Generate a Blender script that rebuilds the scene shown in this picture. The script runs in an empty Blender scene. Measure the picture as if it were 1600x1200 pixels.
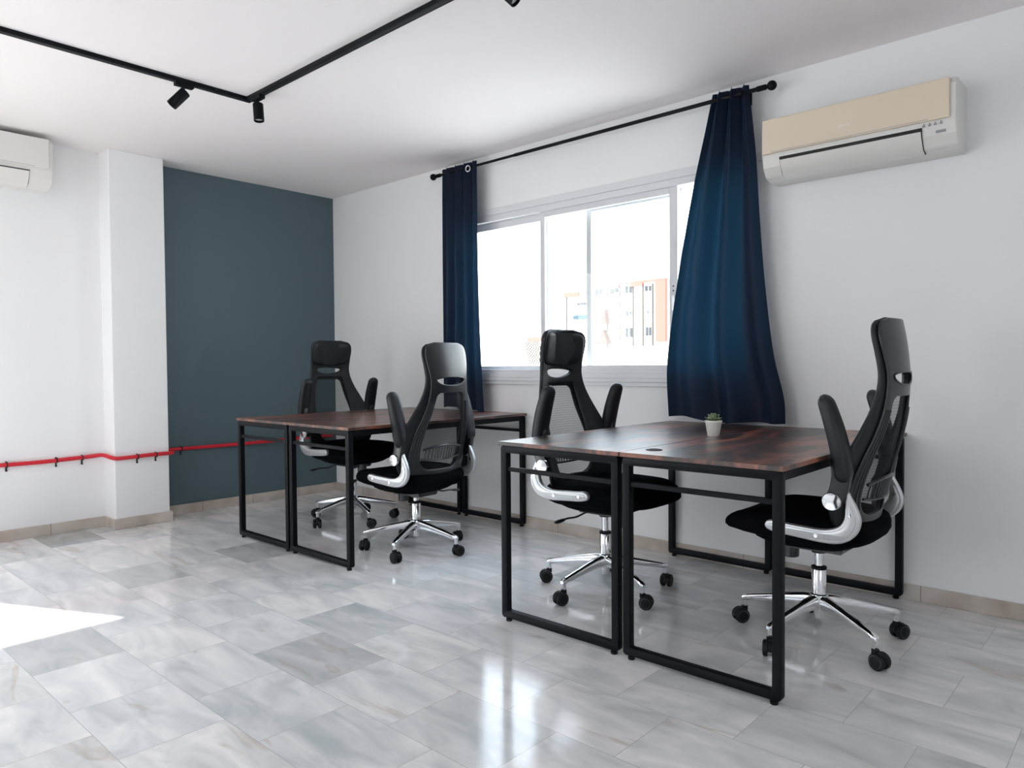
import bpy, bmesh, math, random
from mathutils import Vector, Matrix
random.seed(7)
PI = math.pi
C = bpy.context.scene.collection
sc = bpy.context.scene

# ------------------------------------------------------------------ camera
cam = bpy.data.cameras.new('camera')
cam.sensor_width = 36.0
cam.lens = 1129.78 / 1600 * 36.0
cam.clip_start = 0.05
cam.clip_end = 500
co = bpy.data.objects.new('camera', cam)
C.objects.link(co)
r_ = Vector((0.73975804, 0.67283035, -0.0075737))
u_ = Vector((-0.01176229, 0.02418471, 0.99963831))
f_ = Vector((-0.67277016, 0.73940139, -0.02580486))
M = Matrix((r_, u_, -f_)).transposed().to_4x4()
M.translation = (5.3249, -3.5878, 1.0656)
co.matrix_world = M
sc.camera = co

# ------------------------------------------------------------------ light
sc.view_settings.view_transform = 'Standard'
sc.view_settings.look = 'None'
sc.view_settings.exposure = 0.06
sc.view_settings.gamma = 1.0
sc.view_settings.use_curve_mapping = False
sc.cycles.max_bounces = 14
sc.cycles.diffuse_bounces = 8
sc.cycles.transparent_max_bounces = 16
sc.cycles.use_denoising = True
sc.cycles.sample_clamp_indirect = 8.0
sc.cycles.caustics_reflective = False
sc.cycles.caustics_refractive = False

w = bpy.data.worlds.new('sky')
sc.world = w
w.use_nodes = True
nt = w.node_tree
nt.nodes.clear()
wo = nt.nodes.new('ShaderNodeOutputWorld')
bg = nt.nodes.new('ShaderNodeBackground')
tc = nt.nodes.new('ShaderNodeTexCoord')
sp = nt.nodes.new('ShaderNodeSeparateXYZ')
cr = nt.nodes.new('ShaderNodeValToRGB')
cr.color_ramp.elements[0].position = 0.0
cr.color_ramp.elements[0].color = (0.98, 0.975, 0.97, 1)
cr.color_ramp.elements[1].position = 0.75
cr.color_ramp.elements[1].color = (0.66, 0.80, 1.0, 1)
nt.links.new(tc.outputs['Generated'], sp.inputs[0])
nt.links.new(sp.outputs['Z'], cr.inputs[0])
nt.links.new(cr.outputs[0], bg.inputs['Color'])
bg.inputs['Strength'].default_value = 7.6
nt.links.new(bg.outputs[0], wo.inputs[0])

sun = bpy.data.lights.new('sun', 'SUN')
sun.energy = 21.0
sun.angle = math.radians(0.6)
sun.color = (1.0, 0.90, 0.82)
so = bpy.data.objects.new('sun', sun)
C.objects.link(so)
hd = Vector((0.62, 0.30, 0)).normalized()
el = math.radians(43)
sd = hd * math.cos(el) + Vector((0, 0, -math.sin(el)))
so.rotation_euler = sd.to_track_quat('-Z', 'Y').to_euler()


def portal(name, loc, rot, sx, sy):
    l = bpy.data.lights.new(name, 'AREA')
    l.shape = 'RECTANGLE'
    l.size = sx
    l.size_y = sy
    l.cycles.is_portal = True
    o = bpy.data.objects.new(name, l)
    o.location = loc
    o.rotation_euler = rot
    C.objects.link(o)


portal('sky_portal', (2.65, 0.16, 1.53), (-PI / 2, 0, 0), 2.3, 1.10)
portal('sky_portal', (2.5, -6.45, 1.55), (PI / 2, 0, 0), 2.4, 1.4)
portal('sky_portal', (7.85, -4.0, 1.5), (0, PI / 2, 0), 1.4, 1.4)
portal('sky_portal', (-0.2, -4.05, 1.1), (0, -PI / 2, 0), 2.3, 1.4)


# ------------------------------------------------------------------ materials
def mat(name, col, rough=0.6, metal=0.0, spec=0.5, **k):
    m = bpy.data.materials.new(name)
    m.use_nodes = True
    b = m.node_tree.nodes['Principled BSDF']
    b.inputs['Base Color'].default_value = (*col, 1)
    b.inputs['Roughness'].default_value = rough
    b.inputs['Metallic'].default_value = metal
    b.inputs['Specular IOR Level'].default_value = spec
    for kk, v in k.items():
        b.inputs[kk.replace('_', ' ')].default_value = v
    return m


def nodes(m):
    return m.node_tree, m.node_tree.nodes['Principled BSDF']


def bump(m, scale, strength, dist=0.002, detail=3, stretch=None):
    nt, b = nodes(m)
    tc = nt.nodes.new('ShaderNodeTexCoord')
    mp = nt.nodes.new('ShaderNodeMapping')
    if stretch:
        mp.inputs['Scale'].default_value = stretch
    n = nt.nodes.new('ShaderNodeTexNoise')
    n.inputs['Scale'].default_value = scale
    n.inputs['Detail'].default_value = detail
    bp = nt.nodes.new('ShaderNodeBump')
    bp.inputs['Strength'].default_value = strength
    bp.inputs['Distance'].default_value = dist
    nt.links.new(tc.outputs['Object'], mp.inputs[0])
    nt.links.new(mp.outputs[0], n.inputs['Vector'])
    nt.links.new(n.outputs[0], bp.inputs['Height'])
    nt.links.new(bp.outputs[0], b.inputs['Normal'])


def mottle(m, a, c, scale, detail=4, stretch=None, lo=0.35, hi=0.65):
    nt, b = nodes(m)
    tc = nt.nodes.new('ShaderNodeTexCoord')
    mp = nt.nodes.new('ShaderNodeMapping')
    if stretch:
        mp.inputs['Scale'].default_value = stretch
    n = nt.nodes.new('ShaderNodeTexNoise')
    n.inputs['Scale'].default_value = scale
    n.inputs['Detail'].default_value = detail
    r = nt.nodes.new('ShaderNodeValToRGB')
    r.color_ramp.elements[0].position = lo
    r.color_ramp.elements[0].color = (*a, 1)
    r.color_ramp.elements[1].position = hi
    r.color_ramp.elements[1].color = (*c, 1)
    nt.links.new(tc.outputs['Object'], mp.inputs[0])
    nt.links.new(mp.outputs[0], n.inputs['Vector'])
    nt.links.new(n.outputs[0], r.inputs[0])
    nt.links.new(r.outputs[0], b.inputs['Base Color'])
    return r


m_wall = mat('white_wall_paint', (0.83, 0.83, 0.835), 0.75, spec=0.2)
bump(m_wall, 60, 0.25, 0.0015)
m_ceil = mat('bounce_tinted_ceiling_paint', (0.84, 0.812, 0.81), 0.85, spec=0.15)  # warm tint in the colour stands for sunlight bounced off the floor
bump(m_ceil, 30, 0.15, 0.001)
m_dark = mat('slate_wall_paint', (0.092, 0.140, 0.162), 0.55, spec=0.35)
bump(m_dark, 60, 0.3, 0.0015)
m_black = mat('black_powder_coat', (0.003, 0.004, 0.006), 0.5, spec=0.16)
m_chrome = mat('chrome', (0.82, 0.83, 0.85), 0.09, 1.0)
m_silver = mat('brushed_silver', (0.62, 0.63, 0.64), 0.36, 0.75)
bump(m_silver, 80, 0.1, 0.0005)
m_alu = mat('white_aluminium', (0.70, 0.71, 0.73), 0.4, 0.0, spec=0.5)
m_plastic = mat('black_chair_plastic', (0.006, 0.008, 0.011), 0.30, spec=0.7)
m_fabric = mat('black_seat_fabric', (0.0025, 0.0025, 0.004), 0.9, spec=0.06)
bump(m_fabric, 400, 0.4, 0.0008)
m_leather = mat('black_leatherette', (0.004, 0.006, 0.010), 0.45, spec=0.45)
bump(m_leather, 250, 0.15, 0.0005)
m_rubber = mat('black_caster_rubber', (0.004, 0.004, 0.005), 0.5, spec=0.3)
m_hubgrey = mat('caster_rim_grey', (0.03, 0.03, 0.033), 0.4)
m_acw = mat('ac_white_plastic', (0.72, 0.71, 0.69), 0.4)
m_accream = mat('yellowed_ac_plastic', (0.74, 0.63, 0.50), 0.42)
m_gap = mat('dark_gap', (0.012, 0.012, 0.012), 0.7)
m_print = mat('grey_print', (0.30, 0.31, 0.33), 0.6)
m_logo = mat('pale_logo', (0.80, 0.74, 0.66), 0.35)
m_red = mat('red_conduit', (0.62, 0.012, 0.028), 0.45)
m_pot = mat('white_ceramic', (0.76, 0.77, 0.72), 0.35)
m_soil = mat('potting_soil', (0.035, 0.025, 0.018), 0.9)
m_leaf = mat('succulent_leaf', (0.16, 0.26, 0.12), 0.45)
mottle(m_leaf, (0.035, 0.085, 0.03), (0.30, 0.36, 0.22), 90)
m_lens = mat('lamp_lens', (0.55, 0.55, 0.55), 0.15)

# navy curtain: cloth that lets a little window light through
m_curt = mat('navy_curtain_cloth', (0.004, 0.009, 0.028), 0.62, spec=0.25)
nt, b = nodes(m_curt)
b.inputs['Sheen Weight'].default_value = 0.12
b.inputs['Sheen Roughness'].default_value = 0.4
b.inputs['Sheen Tint'].default_value = (0.25, 0.45, 0.75, 1)
tr = nt.nodes.new('ShaderNodeBsdfTranslucent')
tr.inputs[0].default_value = (0.004, 0.040, 0.078, 1)
mx = nt.nodes.new('ShaderNodeMixShader')
mx.inputs[0].default_value = 0.16
nt.links.new(b.outputs[0], mx.inputs[1])
nt.links.new(tr.outputs[0], mx.inputs[2])
nt.links.new(mx.outputs[0], nt.nodes['Material Output'].inputs[0])
bump(m_curt, 9, 0.35, 0.01, 4, (1, 1, 0.4))

# chair mesh: fine open weave
m_mesh = mat('open_black_mesh', (0.01, 0.011, 0.013), 0.7, spec=0.2)
nt, b = nodes(m_mesh)
tc = nt.nodes.new('ShaderNodeTexCoord')
wv = nt.nodes.new('ShaderNodeTexWave')
wv.bands_direction = 'Z'
wv.inputs['Scale'].default_value = 28
wv.inputs['Distortion'].default_value = 1.2
mr = nt.nodes.new('ShaderNodeMapRange')
mr.inputs['To Min'].default_value = 0.42
mr.inputs['To Max'].default_value = 0.56
tp = nt.nodes.new('ShaderNodeBsdfTransparent')
mx = nt.nodes.new('ShaderNodeMixShader')
nt.links.new(tc.outputs['Object'], wv.inputs['Vector'])
nt.links.new(wv.outputs['Fac'], mr.inputs[0])
nt.links.new(mr.outputs[0], mx.inputs[0])
nt.links.new(tp.outputs[0], mx.inputs[1])
nt.links.new(b.outputs[0], mx.inputs[2])
nt.links.new(mx.outputs[0], nt.nodes['Material Output'].inputs[0])

# thin window glass
m_glass = bpy.data.materials.new('window_glass')
m_glass.use_nodes = True
nt = m_glass.node_tree
nt.nodes.clear()
out = nt.nodes.new('ShaderNodeOutputMaterial')
tp = nt.nodes.new('ShaderNodeBsdfTransparent')
tp.inputs[0].default_value = (0.95, 0.97, 0.97, 1)
gl = nt.nodes.new('ShaderNodeBsdfGlossy')
gl.inputs['Roughness'].default_value = 0.02
# Schlick reflectance that is the same from both sides of the pane
fc = nt.nodes.new('ShaderNodeLayerWeight')
fc.inputs['Blend'].default_value = 0.5
pw = nt.nodes.new('ShaderNodeMath')
pw.operation = 'POWER'
pw.inputs[1].default_value = 5.0
nt.links.new(fc.outputs['Facing'], pw.inputs[0])
fr = nt.nodes.new('ShaderNodeMath')
fr.operation = 'MULTIPLY_ADD'
fr.inputs[1].default_value = 0.5
fr.inputs[2].default_value = 0.03
nt.links.new(pw.outputs[0], fr.inputs[0])
mx = nt.nodes.new('ShaderNodeMixShader')
nt.links.new(fr.outputs[0], mx.inputs[0])
nt.links.new(tp.outputs[0], mx.inputs[1])
nt.links.new(gl.outputs[0], mx.inputs[2])
nt.links.new(mx.outputs[0], out.inputs[0])


# marble floor: 0.4 x 0.3 tiles in running bond, every tile its own tone
def marble_floor():
    m = mat('marble_tiles', (0.5, 0.5, 0.5), 0.2, spec=0.5)
    nt, b = nodes(m)
    N, L = nt.nodes, nt.links
    tc = N.new('ShaderNodeTexCoord')
    mp = N.new('ShaderNodeMapping')
    mp.inputs['Location'].default_value = (-0.02, 1.973 + 0.302 * 20, 0)
    L.new(tc.outputs['Object'], mp.inputs[0])

    def brick(c1, c2, mo):
        k = N.new('ShaderNodeTexBrick')
        k.offset = 0.5
        k.inputs['Scale'].default_value = 1.0
        k.inputs['Brick Width'].default_value = 0.40
        k.inputs['Row Height'].default_value = 0.302
        k.inputs['Mortar Size'].default_value = 0.0011
        k.inputs['Mortar Smooth'].default_value = 0.3
        k.inputs['Bias'].default_value = 0.0
        k.inputs['Color1'].default_value = (*c1, 1)
        k.inputs['Color2'].default_value = (*c2, 1)
        k.inputs['Mortar'].default_value = (*mo, 1)
        L.new(mp.outputs[0], k.inputs['Vector'])
        return k
    bk = brick((0, 0, 0), (1, 1, 1), (0.5, 0.5, 0.5))
    sx = N.new('ShaderNodeSeparateXYZ')
    L.new(bk.outputs['Color'], sx.inputs[0])
    # per tile tone
    tone = N.new('ShaderNodeValToRGB')
    e = tone.color_ramp.elements
    e[0].position = 0.0
    e[0].color = (0.44, 0.455, 0.455, 1)
    e[1].position = 1.0
    e[1].color = (0.86, 0.84, 0.815, 1)
    for p, c in ((0.05, (0.68, 0.69, 0.685)), (0.18, (0.77, 0.773, 0.77)), (0.45, (0.80, 0.797, 0.795)), (0.7, (0.83, 0.817, 0.812))):
        q = e.new(p)
        q.color = (*c, 1)
    L.new(sx.outputs[0], tone.inputs[0])
    # offset the veining by tile so it breaks at joints
    off = N.new('ShaderNodeVectorMath')
    off.operation = 'MULTIPLY_ADD'
    off.inputs[1].default_value = (37.0, 53.0, 91.0)
    L.new(bk.outputs['Color'], off.inputs[0])
    L.new(mp.outputs[0], off.inputs[2])
    st = N.new('ShaderNodeMapping')
    st.inputs['Rotation'].default_value = (0, 0, 0.35)
    st.inputs['Scale'].default_value = (1.0, 3.0, 1.0)
    L.new(off.outputs[0], st.inputs[0])
    n1 = N.new('ShaderNodeTexNoise')
    n1.inputs['Scale'].default_value = 2.6
    n1.inputs['Detail'].default_value = 7
    n1.inputs['Roughness'].default_value = 0.58
    n1.inputs['Distortion'].default_value = 0.9
    L.new(st.outputs[0], n1.inputs['Vector'])
    cl = N.new('ShaderNodeValToRGB')
    ce = cl.color_ramp.elements
    ce[0].position = 0.30
    ce[0].color = (0.70, 0.735, 0.75, 1)
    ce[1].position = 0.68
    ce[1].color = (1.12, 1.09, 1.08, 1)
    L.new(n1.outputs[0], cl.inputs[0])
    mu = N.new('ShaderNodeMixRGB')
    mu.blend_type = 'MULTIPLY'
    mu.inputs[0].default_value = 1
    L.new(tone.outputs[0], mu.inputs[1])
    L.new(cl.outputs[0], mu.inputs[2])
    # thin rusty veins
    n2 = N.new('ShaderNodeTexNoise')
    n2.inputs['Scale'].default_value = 1.3
    n2.inputs['Detail'].default_value = 5
    n2.inputs['Distortion'].default_value = 1.6
    L.new(st.outputs[0], n2.inputs['Vector'])
    v = N.new('ShaderNodeValToRGB')
    ve = v.color_ramp.elements
    ve[0].position = 0.635
    ve[0].color = (0, 0, 0, 1)
    ve[1].position = 0.68
    ve[1].color = (0.40, 0.40, 0.40, 1)
    q = ve.new(0.73)
    q.color = (0.08, 0.08, 0.08, 1)
    L.new(n2.outputs[0], v.inputs[0])
    mv = N.new('ShaderNodeMixRGB')
    mv.inputs[2].default_value = (0.46, 0.33, 0.25, 1)
    L.new(v.outputs[0], mv.inputs[0])
    L.new(mu.outputs[0], mv.inputs[1])
    # joints
    mj = N.new('ShaderNodeMixRGB')
    mj.inputs[2].default_value = (0.44, 0.43, 0.42, 1)
    L.new(bk.outputs['Fac'], mj.inputs[0])
    L.new(mv.outputs[0], mj.inputs[1])
    L.new(mj.outputs[0], b.inputs['Base Color'])
    rr = N.new('ShaderNodeMapRange')
    rr.inputs['To Min'].default_value = 0.07
    rr.inputs['To Max'].default_value = 0.17
    L.new(n1.outputs[0], rr.inputs[0])
    L.new(rr.outputs[0], b.inputs['Roughness'])
    bp = N.new('ShaderNodeBump')
    bp.inputs['Strength'].default_value = 0.12
    bp.inputs['Distance'].default_value = 0.002
    n3 = N.new('ShaderNodeTexNoise')
    n3.inputs['Scale'].default_value = 14
    L.new(mp.outputs[0], n3.inputs['Vector'])
    L.new(n3.outputs[0], bp.inputs['Height'])
    L.new(bp.outputs[0], b.inputs['Normal'])
    return m


m_floor = marble_floor()


def skirting_mat():
    m = mat('marble_skirting', (0.5, 0.5, 0.5), 0.3)
    mottle(m, (0.38, 0.31, 0.26), (0.60, 0.54, 0.49), 5, 6, lo=0.3, hi=0.62)
    return m


m_skirt = skirting_mat()
m_joint = mat('skirting_joint', (0.16, 0.14, 0.12), 0.8)


def wood_mat():
    m = mat('rustic_brown_board', (0.1, 0.05, 0.03), 0.42, spec=0.7, Coat_Weight=0.35, Coat_Roughness=0.16, Coat_IOR=1.6)
    nt, b = nodes(m)
    N, L = nt.nodes, nt.links
    tc = N.new('ShaderNodeTexCoord')
    oi = N.new('ShaderNodeObjectInfo')
    ad = N.new('ShaderNodeVectorMath')
    ad.operation = 'ADD'
    L.new(tc.outputs['Object'], ad.inputs[0])
    mulr = N.new('ShaderNodeVectorMath')
    mulr.operation = 'SCALE'
    mulr.inputs['Scale'].default_value = 1.0
    L.new(oi.outputs['Location'], mulr.inputs[0])
    L.new(mulr.outputs[0], ad.inputs[1])
    mp = N.new('ShaderNodeMapping')
    mp.inputs['Scale'].default_value = (3.6, 1.1, 1)
    L.new(ad.outputs[0], mp.inputs[0])
    n = N.new('ShaderNodeTexNoise')
    n.inputs['Scale'].default_value = 1.7
    n.inputs['Detail'].default_value = 6
    n.inputs['Roughness'].default_value = 0.6
    n.inputs['Distortion'].default_value = 1.4
    L.new(mp.outputs[0], n.inputs['Vector'])
    r = N.new('ShaderNodeValToRGB')
    e = r.color_ramp.elements
    e[0].position = 0.34
    e[0].color = (0.016, 0.008, 0.006, 1)
    e[1].position = 0.72
    e[1].color = (0.36, 0.115, 0.055, 1)
    for p, c in ((0.46, (0.045, 0.018, 0.011)), (0.56, (0.19, 0.06, 0.034))):
        q = e.new(p)
        q.color = (*c, 1)
    L.new(n.outputs[0], r.inputs[0])
    mp2 = N.new('ShaderNodeMapping')
    mp2.inputs['Scale'].default_value = (60, 3, 1)
    L.new(ad.outputs[0], mp2.inputs[0])
    n2 = N.new('ShaderNodeTexNoise')
    n2.inputs['Scale'].default_value = 1.5
    n2.inputs['Detail'].default_value = 4
    L.new(mp2.outputs[0], n2.inputs['Vector'])
    mr = N.new('ShaderNodeMapRange')
    mr.inputs['From Min'].default_value = 0.3
    mr.inputs['From Max'].default_value = 0.7
    mr.inputs['To Min'].default_value = 0.7
    mr.inputs['To Max'].default_value = 1.15
    L.new(n2.outputs[0], mr.inputs[0])
    mu = N.new('ShaderNodeVectorMath')
    mu.operation = 'SCALE'
    L.new(r.outputs[0], mu.inputs[0])
    L.new(mr.outputs[0], mu.inputs['Scale'])
    L.new(mu.outputs[0], b.inputs['Base Color'])
    bp = N.new('ShaderNodeBump')
    bp.inputs['Strength'].default_value = 0.06
    bp.inputs['Distance'].default_value = 0.001
    L.new(n2.outputs[0], bp.inputs['Height'])
    L.new(bp.outputs[0], b.inputs['Normal'])
    return m


m_wood = wood_mat()


# ------------------------------------------------------------------ helpers
def obj(name, data, m=None, parent=None, smooth=None, bevel=0.0, segs=2, loc=None):
    """link ONE mesh object; data is a bmesh or a mesh"""
    if isinstance(data, bmesh.types.BMesh):
        me = bpy.data.meshes.new(name)
        bmesh.ops.recalc_face_normals(data, faces=data.faces)
        data.to_mesh(me)
        data.free()
        if smooth is not None:
            for p in me.polygons:
                p.use_smooth = True
            try:
                me.set_sharp_from_angle(angle=math.radians(smooth))
            except Exception:
                pass
        if m:
            me.materials.append(m)
    else:
        me = data
    o = bpy.data.objects.new(name, me)
    C.objects.link(o)
    if parent:
        o.parent = parent
    if loc:
        o.location = loc
    if bevel:
        md = o.modifiers.new('bevel', 'BEVEL')
        md.width = bevel
        md.segments = segs
        md.limit_method = 'ANGLE'
        md.angle_limit = math.radians(40)
    return o


def thing(name, label, cat, loc=(0, 0, 0), rz=0.0, group=None):
    o = bpy.data.objects.new(name, None)
    o.empty_display_size = 0.1
    o.location = loc
    o.rotation_euler = (0, 0, rz)
    C.objects.link(o)
    tag(o, label, cat, group)
    return o


def tag(o, label, cat, group=None, kind=None):
    o['label'] = label
    o['category'] = cat
    if group:
        o['group'] = group
    if kind:
        o['kind'] = kind
    return o


def struct(o, label=None, cat=None):
    o['kind'] = 'structure'
    if label:
        o['label'] = label
    if cat:
        o['category'] = cat
    return o


def box(bm, x0, x1, y0, y1, z0, z1):
    v = [bm.verts.new(p) for p in ((x0, y0, z0), (x1, y0, z0), (x1, y1, z0), (x0, y1, z0),
                                   (x0, y0, z1), (x1, y0, z1), (x1, y1, z1), (x0, y1, z1))]
    for f in ((0, 3, 2, 1), (4, 5, 6, 7), (0, 1, 5, 4), (1, 2, 6, 5), (2, 3, 7, 6), (3, 0, 4, 7)):
        bm.faces.new([v[i] for i in f])


def boxes(*bs):
    bm = bmesh.new()
    for a in bs:
        box(bm, *a)
    return bm


def loft(bm, loops, cap=True, closed=True):
    """loops: list of equal-length point lists"""
    rows = [[bm.verts.new(p) for p in lp] for lp in loops]
    n = len(rows[0])
    for a, c in zip(rows[:-1], rows[1:]):
        for i in range(n if closed else n - 1):
            j = (i + 1) % n
            bm.faces.new((a[i], a[j], c[j], c[i]))
    if cap and closed:
        bm.faces.new(rows[0][::-1])
        bm.faces.new(rows[-1])
    return rows


def tube(bm, pts, r, seg=12):
    pts = [Vector(p) for p in pts]
    rs = r if isinstance(r, (list, tuple)) else [r] * len(pts)
    t0 = (pts[1] - pts[0]).normalized()
    up = Vector((0, 0, 1)) if abs(t0.z) < 0.9 else Vector((1, 0, 0))
    n = t0.cross(up).normalized()
    loops = []
    for i, p in enumerate(pts):
        a = pts[max(i - 1, 0)]
        c = pts[min(i + 1, len(pts) - 1)]
        t = (c - a).normalized()
        n = (n - t * n.dot(t)).normalized()
        bn = t.cross(n)
        loops.append([p + (n * math.cos(2 * PI * k / seg) + bn * math.sin(2 * PI * k / seg)) * rs[i] for k in range(seg)])
    loft(bm, loops)


def lathe(bm, prof, mtx=None, seg=24):
    """prof: (r, z) pairs revolved about local z"""
    mtx = mtx or Matrix.Identity(4)
    loops = []
    for r, z in prof:
        r = max(r, 1e-5)
        loops.append([mtx @ Vector((r * math.cos(2 * PI * k / seg), r * math.sin(2 * PI * k / seg), z)) for k in range(seg)])
    loft(bm, loops)


def frame_m(origin, zdir, xhint=(1, 0, 0)):
    z = Vector(zdir).normalized()
    x = Vector(xhint)
    x = (x - z * x.dot(z))
    if x.length < 1e-4:
        x = Vector((0, 1, 0)) - z * z.y
    x.normalize()
    y = z.cross(x)
    m = Matrix((x, y, z)).transposed().to_4x4()
    m.translation = origin
    return m


def smooth_closed(pts, sub=5):
    n = len(pts)
    out = []
    for i in range(n):
        p0, p1, p2, p3 = [Vector(pts[(i + k - 1) % n]) for k in range(4)]
        for s in range(sub):
            t = s / sub
            out.append(0.5 * ((2 * p1) + (-p0 + p2) * t + (2 * p0 - 5 * p1 + 4 * p2 - p3) * t * t + (-p0 + 3 * p1 - 3 * p2 + p3) * t ** 3))
    return out


def smooth_open(pts, sub=6):
    pts = [Vector(p) for p in pts]
    pp = [pts[0] * 2 - pts[1]] + pts + [pts[-1] * 2 - pts[-2]]
    out = []
    for i in range(1, len(pp) - 2):
        p0, p1, p2, p3 = pp[i - 1:i + 3]
        for s in range(sub):
            t = s / sub
            out.append(0.5 * ((2 * p1) + (-p0 + p2) * t + (2 * p0 - 5 * p1 + 4 * p2 - p3) * t * t + (-p0 + 3 * p1 - 3 * p2 + p3) * t ** 3))
    out.append(pts[-1])
    return out


def interp(tab, z):
    """smooth interpolation in a sorted (z, v) table"""
    if z <= tab[0][0]:
        return tab[0][1]
    if z >= tab[-1][0]:
        return tab[-1][1]
    for i in range(len(tab) - 1):
        if tab[i][0] <= z <= tab[i + 1][0]:
            z0, v0 = tab[i]
            z1, v1 = tab[i + 1]
            m0 = (v1 - tab[i - 1][1]) / (z1 - tab[i - 1][0]) if i > 0 else (v1 - v0) / (z1 - z0)
            m1 = (tab[i + 2][1] - v0) / (tab[i + 2][0] - z0) if i + 2 < len(tab) else (v1 - v0) / (z1 - z0)
            h = z1 - z0
            t = (z - z0) / h
            return ((2 * t ** 3 - 3 * t * t + 1) * v0 + (t ** 3 - 2 * t * t + t) * h * m0
                    + (-2 * t ** 3 + 3 * t * t) * v1 + (t ** 3 - t * t) * h * m1)


def plate(loops2, thick, bev=0.0, cuts=None, res=2):
    """flat plate from 2-D outlines (first outer, others holes) in local xy, thickness along z, rounded edges"""
    cu = bpy.data.curves.new('tmp', 'CURVE')
    cu.dimensions = '2D'
    cu.fill_mode = 'BOTH'
    cu.extrude = max(thick / 2 - bev, 0.0002)
    cu.bevel_depth = bev
    cu.bevel_resolution = res
    cu.offset = -bev
    for lp in loops2:
        s = cu.splines.new('POLY')
        s.points.add(len(lp) - 1)
        for i, p in enumerate(lp):
            s.points[i].co = (p[0], p[1], 0, 1)
        s.use_cyclic_u = True
    o = bpy.data.objects.new('tmp', cu)
    C.objects.link(o)
    dg = bpy.context.evaluated_depsgraph_get()
    dg.update()
    me = bpy.data.meshes.new_from_object(o.evaluated_get(dg))
    bm = bmesh.new()
    bm.from_mesh(me)
    bpy.data.objects.remove(o)
    bpy.data.curves.remove(cu)
    bpy.data.meshes.remove(me)
    bmesh.ops.remove_doubles(bm, verts=bm.verts, dist=1e-5)
    if cuts:
        for ax, vals in cuts:
            for v in vals:
                co = [0, 0, 0]
                no = [0, 0, 0]
                co[ax] = v
                no[ax] = 1
                bmesh.ops.bisect_plane(bm, geom=bm.verts[:] + bm.edges[:] + bm.faces[:], plane_co=co, plane_no=no, dist=1e-5)
    return bm


def frange(a, b_, s):
    n = int(round((b_ - a) / s))
    return [a + (b_ - a) * i / n for i in range(n + 1)]


def rrect(cx, cy, hx, hy, r, n=6):
    pts = []
    for qx, qy, a0 in ((1, 1, 0), (-1, 1, PI / 2), (-1, -1, PI), (1, -1, 1.5 * PI)):
        for k in range(n + 1):
            a = a0 + PI / 2 * k / n
            pts.append((cx + qx * (hx - r) + r * math.cos(a), cy + qy * (hy - r) + r * math.sin(a)))
    return pts


def superloop(cx, cy, hx, hy, z, n=32, e=0.5):
    out = []
    for k in range(n):
        a = 2 * PI * k / n
        c, s = math.cos(a), math.sin(a)
        out.append((cx + hx * math.copysign(abs(c) ** e, c), cy + hy * math.copysign(abs(s) ** e, s), z))
    return out


# ------------------------------------------------------------------ room shell
RX, RY, H = 7.6, -6.2, 2.503
WX0, WX1, WZ0, WZ1 = 1.53, 3.74, 1.015, 2.09      # window opening in the wall with the curtains
struct(obj('floor', boxes((-0.12, RX + 0.2, RY - 0.2, 0.12, -0.12, 0)), m_floor))
struct(obj('ceiling', boxes((-0.12, RX + 0.2, RY - 0.2, 0.12, H, H + 0.15)), m_ceil))
struct(obj('wall_right', boxes((-0.12, WX0, 0, 0.12, 0, H), (WX1, RX + 0.2, 0, 0.12, 0, H),
                               (WX0, WX1, 0, 0.12, 0, WZ0), (WX0, WX1, 0, 0.12, WZ1, H)), m_wall))
struct(obj('wall_far', boxes((-0.12, 0, -1.485, 0, 0, H)), m_dark))
LW0, LW1, LWZ = -4.7, -3.42, 2.25
struct(obj('wall_left', boxes((-0.12, 0.01, LW1, -1.485, 0, H), (-0.12, 0.01, RY, LW0, 0, H),
                              (-0.12, 0.01, LW0, LW1, LWZ, H)), m_wall))
BX0, BX1, BZ0, BZ1 = 1.6, 3.4, 0.95, 2.15
SY0, SY1, SZ0, SZ1 = -4.6, -3.4, 0.9, 2.1
struct(obj('wall_rear', boxes((-0.12, BX0, RY - 0.2, RY, 0, H), (BX1, RX + 0.2, RY - 0.2, RY, 0, H),
                              (BX0, BX1, RY - 0.2, RY, 0, BZ0), (BX0, BX1, RY - 0.2, RY, BZ1, H)), m_wall))
struct(obj('wall_side', boxes((RX, RX + 0.2, RY, SY0, 0, H), (RX, RX + 0.2, SY1, 0, 0, H), (RX, RX + 0.2, SY0, SY1, 0, SZ0), (RX, RX + 0.2, SY0, SY1, SZ1, H)), m_wall))
CX, CY0, CY1 = 0.185, -1.838, -1.487
col = obj('wall_column', boxes((0.0, CX, CY0, CY1, 0, H)), m_wall, bevel=0.006)
struct(col)

# skirting boards with thin vertical joints
BH = 0.07


def skirt(name, segs, joints):
    bm = boxes(*segs)
    o = struct(obj(name, bm, m_skirt, bevel=0.0025))
    if joints:
        obj('joint', boxes(*joints), m_joint, o)
    return o


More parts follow.
